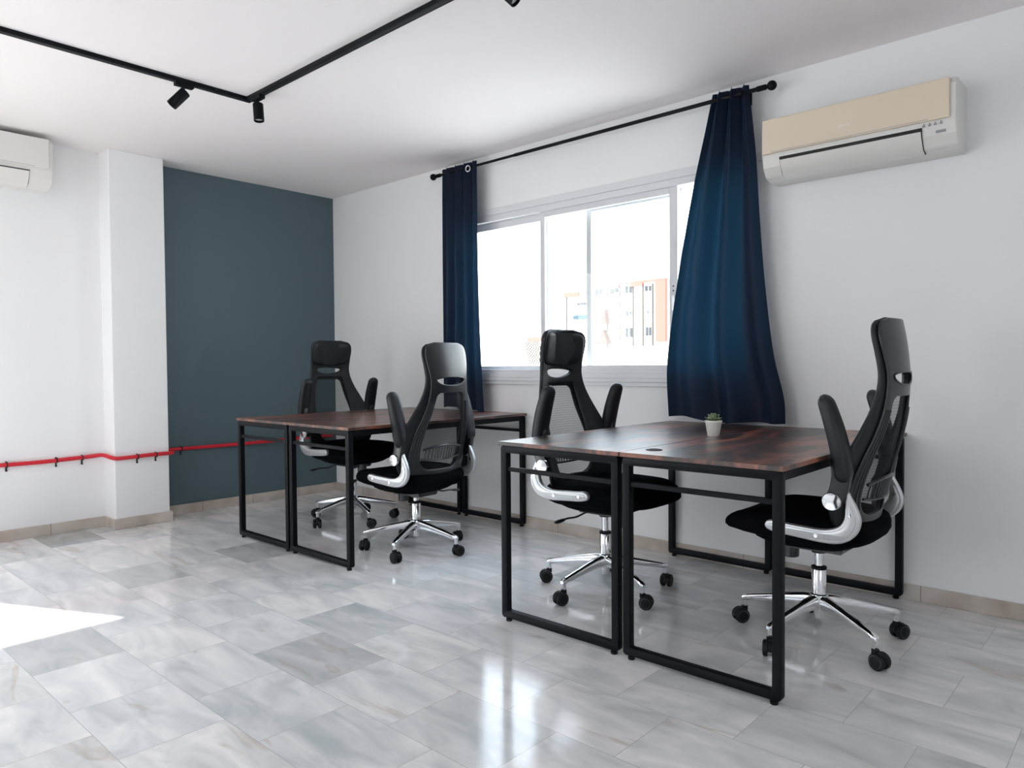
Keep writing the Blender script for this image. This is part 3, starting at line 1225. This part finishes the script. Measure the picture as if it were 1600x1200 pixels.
def curtain(label, top, bot, edges, zb, npleat, amp_t, amp_b, seed, ring_at=(), zt=None):
    """edges(z01)->(xl, xr); cloth hung in folds, thickened"""
    rnd = random.Random(seed)
    zt = RODZ + 0.034
    ph = [rnd.uniform(-0.5, 0.5) for _ in range(12)]
    t = thing('curtain', label, 'curtain', ((top[0] + top[1]) / 2, RODY, 0), 0)
    ox = (top[0] + top[1]) / 2
    nu, nv = npleat * 14, 56
    bm = bmesh.new()
    rows = []
    for j in range(nv + 1):
        v = j / nv
        z = zt + (zb - zt) * v
        xl, xr = edges(v)
        amp = amp_t + (amp_b - amp_t) * min(1, v * 1.2)
        row = []
        for i in range(nu + 1):
            u = i / nu
            uu = u + 0.018 * math.sin(3 * PI * v + ph[1] * 6) * math.sin(PI * u) * v
            a = 2 * PI * npleat * uu
            wob = 1 + 0.35 * math.sin(2.3 * u * 6 + ph[0] * 9) * v
            y = RODY + amp * wob * math.sin(a) + 0.012 * v * math.sin(1.7 * u * PI * 2 + ph[2] * 6 + 3 * v)
            x = xl + (xr - xl) * u + 0.30 * amp * math.sin(2 * a) * max(0.0, 1 - 2.2 * v)
            zz = z + (0.010 * math.sin(5 * u + ph[3] * 4) + 0.006 * math.sin(11 * u)) * v ** 4
            if v < 0.02:
                zz += 0.004 * math.sin(2 * a)
            y = min(y, -0.03)
            row.append(bm.verts.new((x - ox, y - RODY, zz)))
        rows.append(row)
    for a, c in zip(rows[:-1], rows[1:]):
        for k in range(nu):
            bm.faces.new((a[k], a[k + 1], c[k + 1], c[k]))
    o = obj('cloth', bm, m_curt, t, smooth=80)
    # bottom hem seam
    for x, z in ring_at:
        bm = bmesh.new()
        seg, n = 10, 28
        rws = []
        for i in range(n):
            a = 2 * PI * i / n
            cpt = Vector((x - ox, -amp_t - 0.004, z)) + Vector((math.cos(a) * 0.017, math.cos(a) * 0.004, math.sin(a) * 0.020))
            rad = Vector((math.cos(a), 0, math.sin(a)))
            rws.append([bm.verts.new(cpt + rad * 0.004 * math.cos(2 * PI * k / seg) + Vector((0, 1, 0)) * 0.003 * math.sin(2 * PI * k / seg)) for k in range(seg)])
        for i in range(n):
            A, B = rws[i], rws[(i + 1) % n]
            for k in range(seg):
                bm.faces.new((A[k], A[(k + 1) % seg], B[(k + 1) % seg], B[k]))
        obj('grommet', bm, m_chrome, t, smooth=60)
    return t


def ed_left(v):
    return (1.500 - 0.02 * v, 1.845 + 0.045 * v ** 2)


XL = [(0.0, 3.565), (0.10, 3.525), (0.25, 3.462), (0.40, 3.410), (0.55, 3.365), (0.70, 3.325), (0.85, 3.300), (1.0, 3.312)]
XR = [(0.0, 3.760), (0.2, 3.795), (0.4, 3.815), (0.6, 3.842), (0.8, 3.885), (0.93, 3.938), (1.0, 3.945)]


def ed_right(v):
    return (interp(XL, v), interp(XR, v))


curtain('narrow navy curtain bunched at the left side of the window', (1.50, 1.84), None, ed_left, 0.765, 4, 0.022, 0.024, 3, ring_at=((1.785, 2.402),))
curtain('wide navy curtain flaring over the right side of the window', (3.565, 3.76), None, ed_right, 0.772, 3, 0.026, 0.030, 5)


# ------------------------------------------------------------------ air conditioners
def make_ac(label, mtx_loc, rz, Wd, zb, zt, cream, flap_open):
    """unit spans local x 0..Wd, wall at y=0, front toward -y"""
    t = thing('air_conditioner', label, 'air conditioner', mtx_loc, rz, 'wall-mounted air conditioners')
    h = zt - zb
    D = 0.20
    # side profile (y, z) of the body
    prof = [(0, 0.0), (-0.11, 0.0), (-0.155, 0.012), (-0.185, 0.055), (-D + 0.004, 0.10), (-D, 0.14), (-D, h - 0.03), (-D + 0.012, h - 0.008), (-D + 0.03, h), (0, h)]
    bm = bmesh.new()
    loft(bm, [[(x, y, zb + z) for y, z in prof] for x in (0, Wd)])
    obj('body', bm, m_acw, t, bevel=0.006, segs=3)
    # front panel (upper)
    z1, z2 = zb + 0.112, zt - 0.006
    bm = boxes((0.006, Wd - 0.022, -D - 0.012, -D + 0.002, z1, z2))
    fp = obj('front_panel', bm, m_accream if cream else m_acw, t, bevel=0.006, segs=3)
    fp['label'] = 'yellowed cream front panel' if cream else 'white front panel'
    obj('panel_seam', boxes((0.05, Wd - 0.10, -D - 0.0128, -D - 0.011, z1 + 0.006, z1 + 0.008)), m_print, fp)
    # small raised wordmark blur in the middle of the panel
    lg = []
    lx = Wd * 0.44
    for k, wch in enumerate((0.007, 0.004, 0.005, 0.004, 0.004, 0.005, 0.004)):
        lg.append((lx, lx + wch, -D - 0.0129, -D - 0.0118, z1 + 0.052, z1 + (0.066 if k == 0 else 0.062)))
        lx += wch + 0.0025
    obj('logo', boxes(*lg), m_logo, fp)
    # lower louvre: flap in a dark slot
    slot = [(-0.1755, 0.0345), (-0.1935, 0.088)]
    n = Vector((0, -(slot[1][1] - slot[0][1]), slot[1][0] - slot[0][0])).normalized()
    x0, x1 = 0.085, Wd - 0.125
    bm = bmesh.new()
    pr = [(-0.120, -0.0012), (-0.158, 0.0125), (-0.190, 0.060), (-0.1985, 0.088), (-0.1965, 0.0925), (-0.14, 0.09)]
    loft(bm, [[(x, y - 0.0015, zb + z) for y, z in pr] for x in (x0, x1)])
    lv = obj('louvre_slot', bm, m_gap, t)
    bm = bmesh.new()
    dz = 0.010 if flap_open else 0.002
    pr = [(-0.122, -0.004), (-0.159, 0.0095), (-0.193, 0.056), (-0.2025, 0.086 - dz), (-0.1975, 0.087 - dz), (-0.186, 0.060), (-0.150, 0.020)]
    loft(bm, [[(x, y - 0.0015, zb + z) for y, z in pr] for x in (x0 + 0.003, x1 - 0.003)])
    obj('louvre', bm, m_acw, t, smooth=50)
    if cream:
        d = bmesh.new()
        for k in range(4):
            xx = Wd - 0.122 + k * 0.021
            box(d, xx, xx + 0.010, -D - 0.0012, -D + 0.002, zb + 0.106 - 0.012, zb + 0.106 - 0.006)
            box(d, xx + 0.003, xx + 0.007, -D - 0.0012, -D + 0.002, zb + 0.102, zb + 0.107)
        obj('control_icons', d, m_print, t)
        obj('badge', boxes((Wd - 0.074, Wd - 0.040, -0.1955, -0.19, zb + 0.062, zb + 0.072)), m_print, t)
    return t


make_ac('yellowed cream air conditioner mounted on the wall right of the curtains', (3.868, 0, 0), 0, 0.808, 1.945, 2.225, True, True)
make_ac('white air conditioner at the left edge, high beside the column', (0.01, -3.00, 0), PI / 2, 0.84, 2.178, 2.478, False, False)


# ------------------------------------------------------------------ red conduit along the wall
def conduit():
    z = 0.478
    pts = [(0.028, -3.40, z + 0.012), (0.028, -2.9, z + 0.004), (0.028, -2.43, z - 0.002), (0.028, -2.2, z - 0.004), (0.028, -2.05, z), (0.030, -1.93, z + 0.004),
           (0.060, -1.875, z + 0.010), (0.12, -1.862, z + 0.006), (0.175, -1.855, z + 0.0), (0.203, -1.828, z - 0.006), (0.204, -1.75, z - 0.006), (0.203, -1.62, z - 0.002),
           (0.204, -1.52, z - 0.002), (0.198, -1.472, z - 0.002), (0.16, -1.466, z), (0.06, -1.462, z), (0.026, -1.43, z), (0.018, -1.36, z), (0.018, -1.0, z - 0.003),
           (0.018, -0.75, z - 0.003), (0.018, -0.4, z), (0.018, -0.05, z)]
    path = smooth_open(pts, 14)
    # resample to place corrugations
    bm = bmesh.new()
    rs = [0.0125 + (0.0012 if i % 2 else 0.0) for i in range(len(path))]
    tube(bm, path, rs, 14)
    o = obj('red_conduit', bm, m_red, smooth=60)
    tag(o, 'red flexible conduit clipped low along the white and dark grey walls', 'conduit')
    for x, y, zz in ((0.01, -2.40, z), (0.01, -2.13, z), (0.01, -1.98, z), (CX, -1.70, z - 0.006), (CX, -1.58, z - 0.004),
                     (0.0, -1.33, z), (0.0, -0.86, z), (0.0, -0.45, z)):
        b2 = boxes((x, x + 0.006, y - 0.004, y + 0.004, zz - 0.045, zz + 0.018), (x, x + 0.034, y - 0.003, y + 0.003, zz - 0.016, zz - 0.013),
                   (x + 0.031, x + 0.034, y - 0.003, y + 0.003, zz - 0.014, zz + 0.014), (x, x + 0.034, y - 0.003, y + 0.003, zz + 0.0135, zz + 0.016))
        lathe(b2, [(0.006, 0), (0.006, 0.009)], frame_m((x, y, zz - 0.040), (1, 0, 0)), 10)
        c = obj('cable_clip', b2, m_gap, o)


conduit()


# ------------------------------------------------------------------ ceiling track and spotlights
tr = thing('lighting_track', 'black ceiling lighting track bent in an L shape', 'lighting track', (1.668, -1.645, H))
obj('track_rail', boxes((-0.017, 0.017, -1.9, 0.017, -0.020, 0)), m_black, tr, bevel=0.001)
obj('track_rail', boxes((0.017, 3.4, -0.017, 0.017, -0.020, 0)), m_black, tr, bevel=0.001)
obj('track_slot', boxes((-0.006, 0.006, -1.88, -0.02, -0.0204, -0.0195), (0.02, 3.38, -0.006, 0.006, -0.0204, -0.0195)), m_gap, tr)


def spot(label, x, y, along, d, arm=0.05, L=0.10):
    """adapter under the rail, short stem, cylindrical head pointing along d"""
    t = thing('track_spotlight', label, 'spotlight', (x, y, H - 0.020), 0, 'black cylindrical spotlights on the ceiling track')
    a, c = (0.045, 0.016) if along == 'x' else (0.016, 0.045)
    obj('adapter', boxes((-a, a, -c, c, -0.018, 0)), m_black, t, bevel=0.002)
    bm = bmesh.new()
    tube(bm, [(0, 0, -0.018), (0, 0, -0.045)], 0.005, 10)
    obj('stem', bm, m_black, t, smooth=40)
    d = Vector(d).normalized()
    o = Vector((0, 0, -0.048)) - d * 0.012
    m = frame_m(o, d, (0, 0, 1) if abs(d.z) < 0.9 else (1, 0, 0))
    bm = bmesh.new()
    R = 0.0265
    lathe(bm, [(R - 0.003, 0), (R, 0.003), (R, L), (R - 0.003, L), (R - 0.004, L - 0.014), (0.0, L - 0.014)], m, 28)
    h = obj('lamp_head', bm, m_black, t, smooth=40)
    bm = bmesh.new()
    lathe(bm, [(R - 0.0045, L - 0.0135), (R - 0.006, L - 0.010), (0.0, L - 0.008)], m, 24)
    obj('lens', bm, m_lens, h, smooth=60)


spot('black spotlight on the left arm of the track, tilted outward', 1.668, -1.985, 'y', (-0.30, -0.60, -0.75))
spot('black spotlight beside the corner of the track, pointing down', 1.772, -1.645, 'x', (0.10, 0.0, -1.0), L=0.092)
spot('black spotlight cut off by the top edge of the photo', 3.52, -1.645, 'x', (0.60, 0.35, -0.70), L=0.09)


# ------------------------------------------------------------------ potted succulent
pl = thing('potted_succulent', 'small green succulent in a white pot on the front desk', 'plant', (3.852, -0.662, 0.750))
bm = bmesh.new()
lathe(bm, [(0.024, 0), (0.0255, 0.002), (0.0345, 0.058), (0.0365, 0.059), (0.0375, 0.066), (0.0365, 0.069), (0.034, 0.069), (0.033, 0.060), (0.0, 0.060)], None, 36)
obj('pot', bm, m_pot, pl, smooth=40)
bm = bmesh.new()
lathe(bm, [(0.0325, 0.0595), (0.032, 0.063), (0.02, 0.066), (0, 0.067)], None, 24)
obj('soil', bm, m_soil, pl, smooth=60)
bm = bmesh.new()
rnd = random.Random(4)
for ring, (nn, tilt, ln, wd) in enumerate(((9, 0.25, 0.040, 0.010), (9, 0.65, 0.036, 0.009), (7, 1.0, 0.030, 0.008), (5, 1.3, 0.022, 0.006))):
    for k in range(nn):
        a = 2 * PI * k / nn + ring * 0.35 + rnd.uniform(-0.1, 0.1)
        d = Vector((math.cos(a) * math.cos(tilt), math.sin(a) * math.cos(tilt), math.sin(tilt)))
        m = frame_m(Vector((0, 0, 0.066 + ring * 0.003)), d, (0, 0, 1))
        loops = []
        for tt, ww in ((0.0, 0.45), (0.25, 0.8), (0.55, 1.0), (0.8, 0.75), (0.95, 0.35), (1.0, 0.05)):
            loops.append([m @ Vector((0.45 * wd * ww * math.cos(2 * PI * j / 10) + 0.006 * tt * tt, wd * ww * math.sin(2 * PI * j / 10), ln * tt)) for j in range(10)])
        loft(bm, loops)
obj('leaves', bm, m_leaf, pl, smooth=60)


# ------------------------------------------------------------------ outside: apartment block across the street
m_cream = mat('sunlit_cream_render', (0.80, 0.77, 0.72), 0.9)
m_orange = mat('salmon_orange_render', (0.34, 0.090, 0.068), 0.9)
m_bwin = mat('far_window_glass', (0.045, 0.047, 0.052), 0.6, spec=0.1)
m_bline = mat('grey_drain_pipe', (0.085, 0.07, 0.06), 0.8, spec=0.1)
m_awn = mat('folded_orange_awning', (0.10, 0.05, 0.042), 0.9, spec=0.1)
m_blue = mat('blue_awning', (0.045, 0.075, 0.095), 0.8, spec=0.1)
m_ground = mat('street_ground', (0.55, 0.53, 0.50), 0.9)
YF = 83.0
bd = thing('apartment_building', 'pale apartment block with orange stripe seen through the window', 'building', (-55, YF, -12))


def bo(*bs):
    return boxes(*[(x0 + 55, x1 + 55, y0 - YF, y1 - YF, z0 + 12, z1 + 12) for x0, x1, y0, y1, z0, z1 in bs])


def wgrp(bs, name, m, frame=True):
    for (xa, xb, za, zb) in bs:
        o = obj(name, bo((xa, xb, YF - 0.12, YF - 0.02, za, zb)), m, bd)


obj('wall', bo((-57.6, -40.0, YF, YF + 12, -12, 12.45)), m_cream, bd)
obj('wall', bo((-64.8, -57.6, YF + 3.0, YF + 12, -12, 12.2)), m_cream, bd)
obj('orange_band', bo((-46.55, -45.0, YF - 0.5, YF, 4.1, 12.5)), m_orange, bd)['label'] = 'orange vertical facade band'
obj('cornice', bo((-50.9, -48.7, YF - 0.35, YF, 11.95, 12.65), (-48.7, -44.9, YF - 0.35, YF, 12.35, 12.68), (-53.6, -52.6, YF - 0.35, YF, 11.95, 12.5)), m_orange, bd)
obj('cornice', bo((-57.6, -50.9, YF - 0.3, YF, 12.35, 12.5)), m_bline, bd)
obj('cornice', bo((-64.8, -62.0, YF + 2.6, YF + 3.0, 11.6, 12.3)), m_orange, bd)
wgrp([(-56.9, -56.35, 11.15, 12.0), (-56.2, -55.55, 11.15, 12.0), (-54.2, -53.6, 11.15, 11.9), (-53.45, -52.8, 11.35, 11.9),
      (-51.65, -51.2, 11.1, 12.1), (-51.0, -50.6, 11.1, 12.1), (-48.4, -48.0, 11.15, 11.85), (-47.8, -47.45, 11.15, 11.85),
      (-51.5, -51.2, 7.95, 8.55), (-50.9, -50.7, 8.1, 8.5), (-48.1, -47.9, 8.15, 8.4),
      (-51.65, -51.2, 4.9, 6.2), (-50.95, -50.55, 4.9, 6.2), (-48.3, -47.95, 5.0, 6.2), (-47.8, -47.45, 5.0, 6.2)], 'window', m_bwin)
obj('drain_pipe', bo(*[(x - 0.07, x + 0.07, YF - 0.2, YF, 3.6, 12.1) for x in (-54.7, -52.55, -50.35, -48.75, -47.2)]), m_bline, bd)
obj('drain_pipe', bo((-64.5, -64.42, YF + 2.8, YF + 3, 4.0, 11.6)), m_bline, bd)
wgrp([(-58.2 - 1.9, -58.2, 9.9, 10.3)], 'window', m_bwin)
# folded awnings, solid wedges
for (xa, xt, xb, z0, z1) in ((-55.2, -54.7, -54.25, 6.9, 9.0), (-56.0, -54.95, -53.9, 4.0, 6.1)):
    bm = bmesh.new()
    loft(bm, [[(xa + 55, y, z0 + 12), (xb + 55, y, z0 + 12), (xt + 55, y + 0.4, z1 + 12)] for y in (-1.2, -0.1)])
    obj('awning', bm, m_awn, bd)
o = obj('awning', bo((-62.2, -58.6, YF + 1.6, YF + 3.0, 8.0, 8.6)), m_blue, bd)
o['label'] = 'blue balcony awning'
bm = bmesh.new()
for px_, zt_ in ((-54.6, 14.6), (-49.1, 15.6)):
    box(bm, px_ + 55 - 0.03, px_ + 55 + 0.03, 1.0, 1.06, 24.4, zt_ + 12)
    for k in range(3):
        box(bm, px_ + 55 - 0.5 + 0.1 * k, px_ + 55 + 0.5 - 0.1 * k, 1.0, 1.06, zt_ + 12 - 0.25 * k - 0.05, zt_ + 12 - 0.25 * k)
obj('antenna', bm, m_bline, bd)
rf = thing('roof_parapet', 'hatched rooftop railing with orange coping beyond the window', 'roof', (-65.3, YF - 4, -12))
obj('wall', boxes((-1.4, 1.6, 0.3, 5, 0, 13.2)), m_cream, rf)
obj('coping', boxes((-1.4, 1.6, 0.0, 0.4, 16.6, 17.3)), m_orange, rf)
bm = bmesh.new()
for k in range(9):
    tube(bm, [(-1.4 + 0.33 * k - 0.5, 0.2, 16.6), (-1.4 + 0.33 * k + 0.5, 0.2, 13.2)], 0.09, 6)
obj('slats', bm, m_bline, rf)
struct(obj('ground_outside', boxes((-150, 60, 0.5, 160, -12.3, -12.0), (-150, -1, -60, 0.5, -12.3, -12.0)), m_ground))
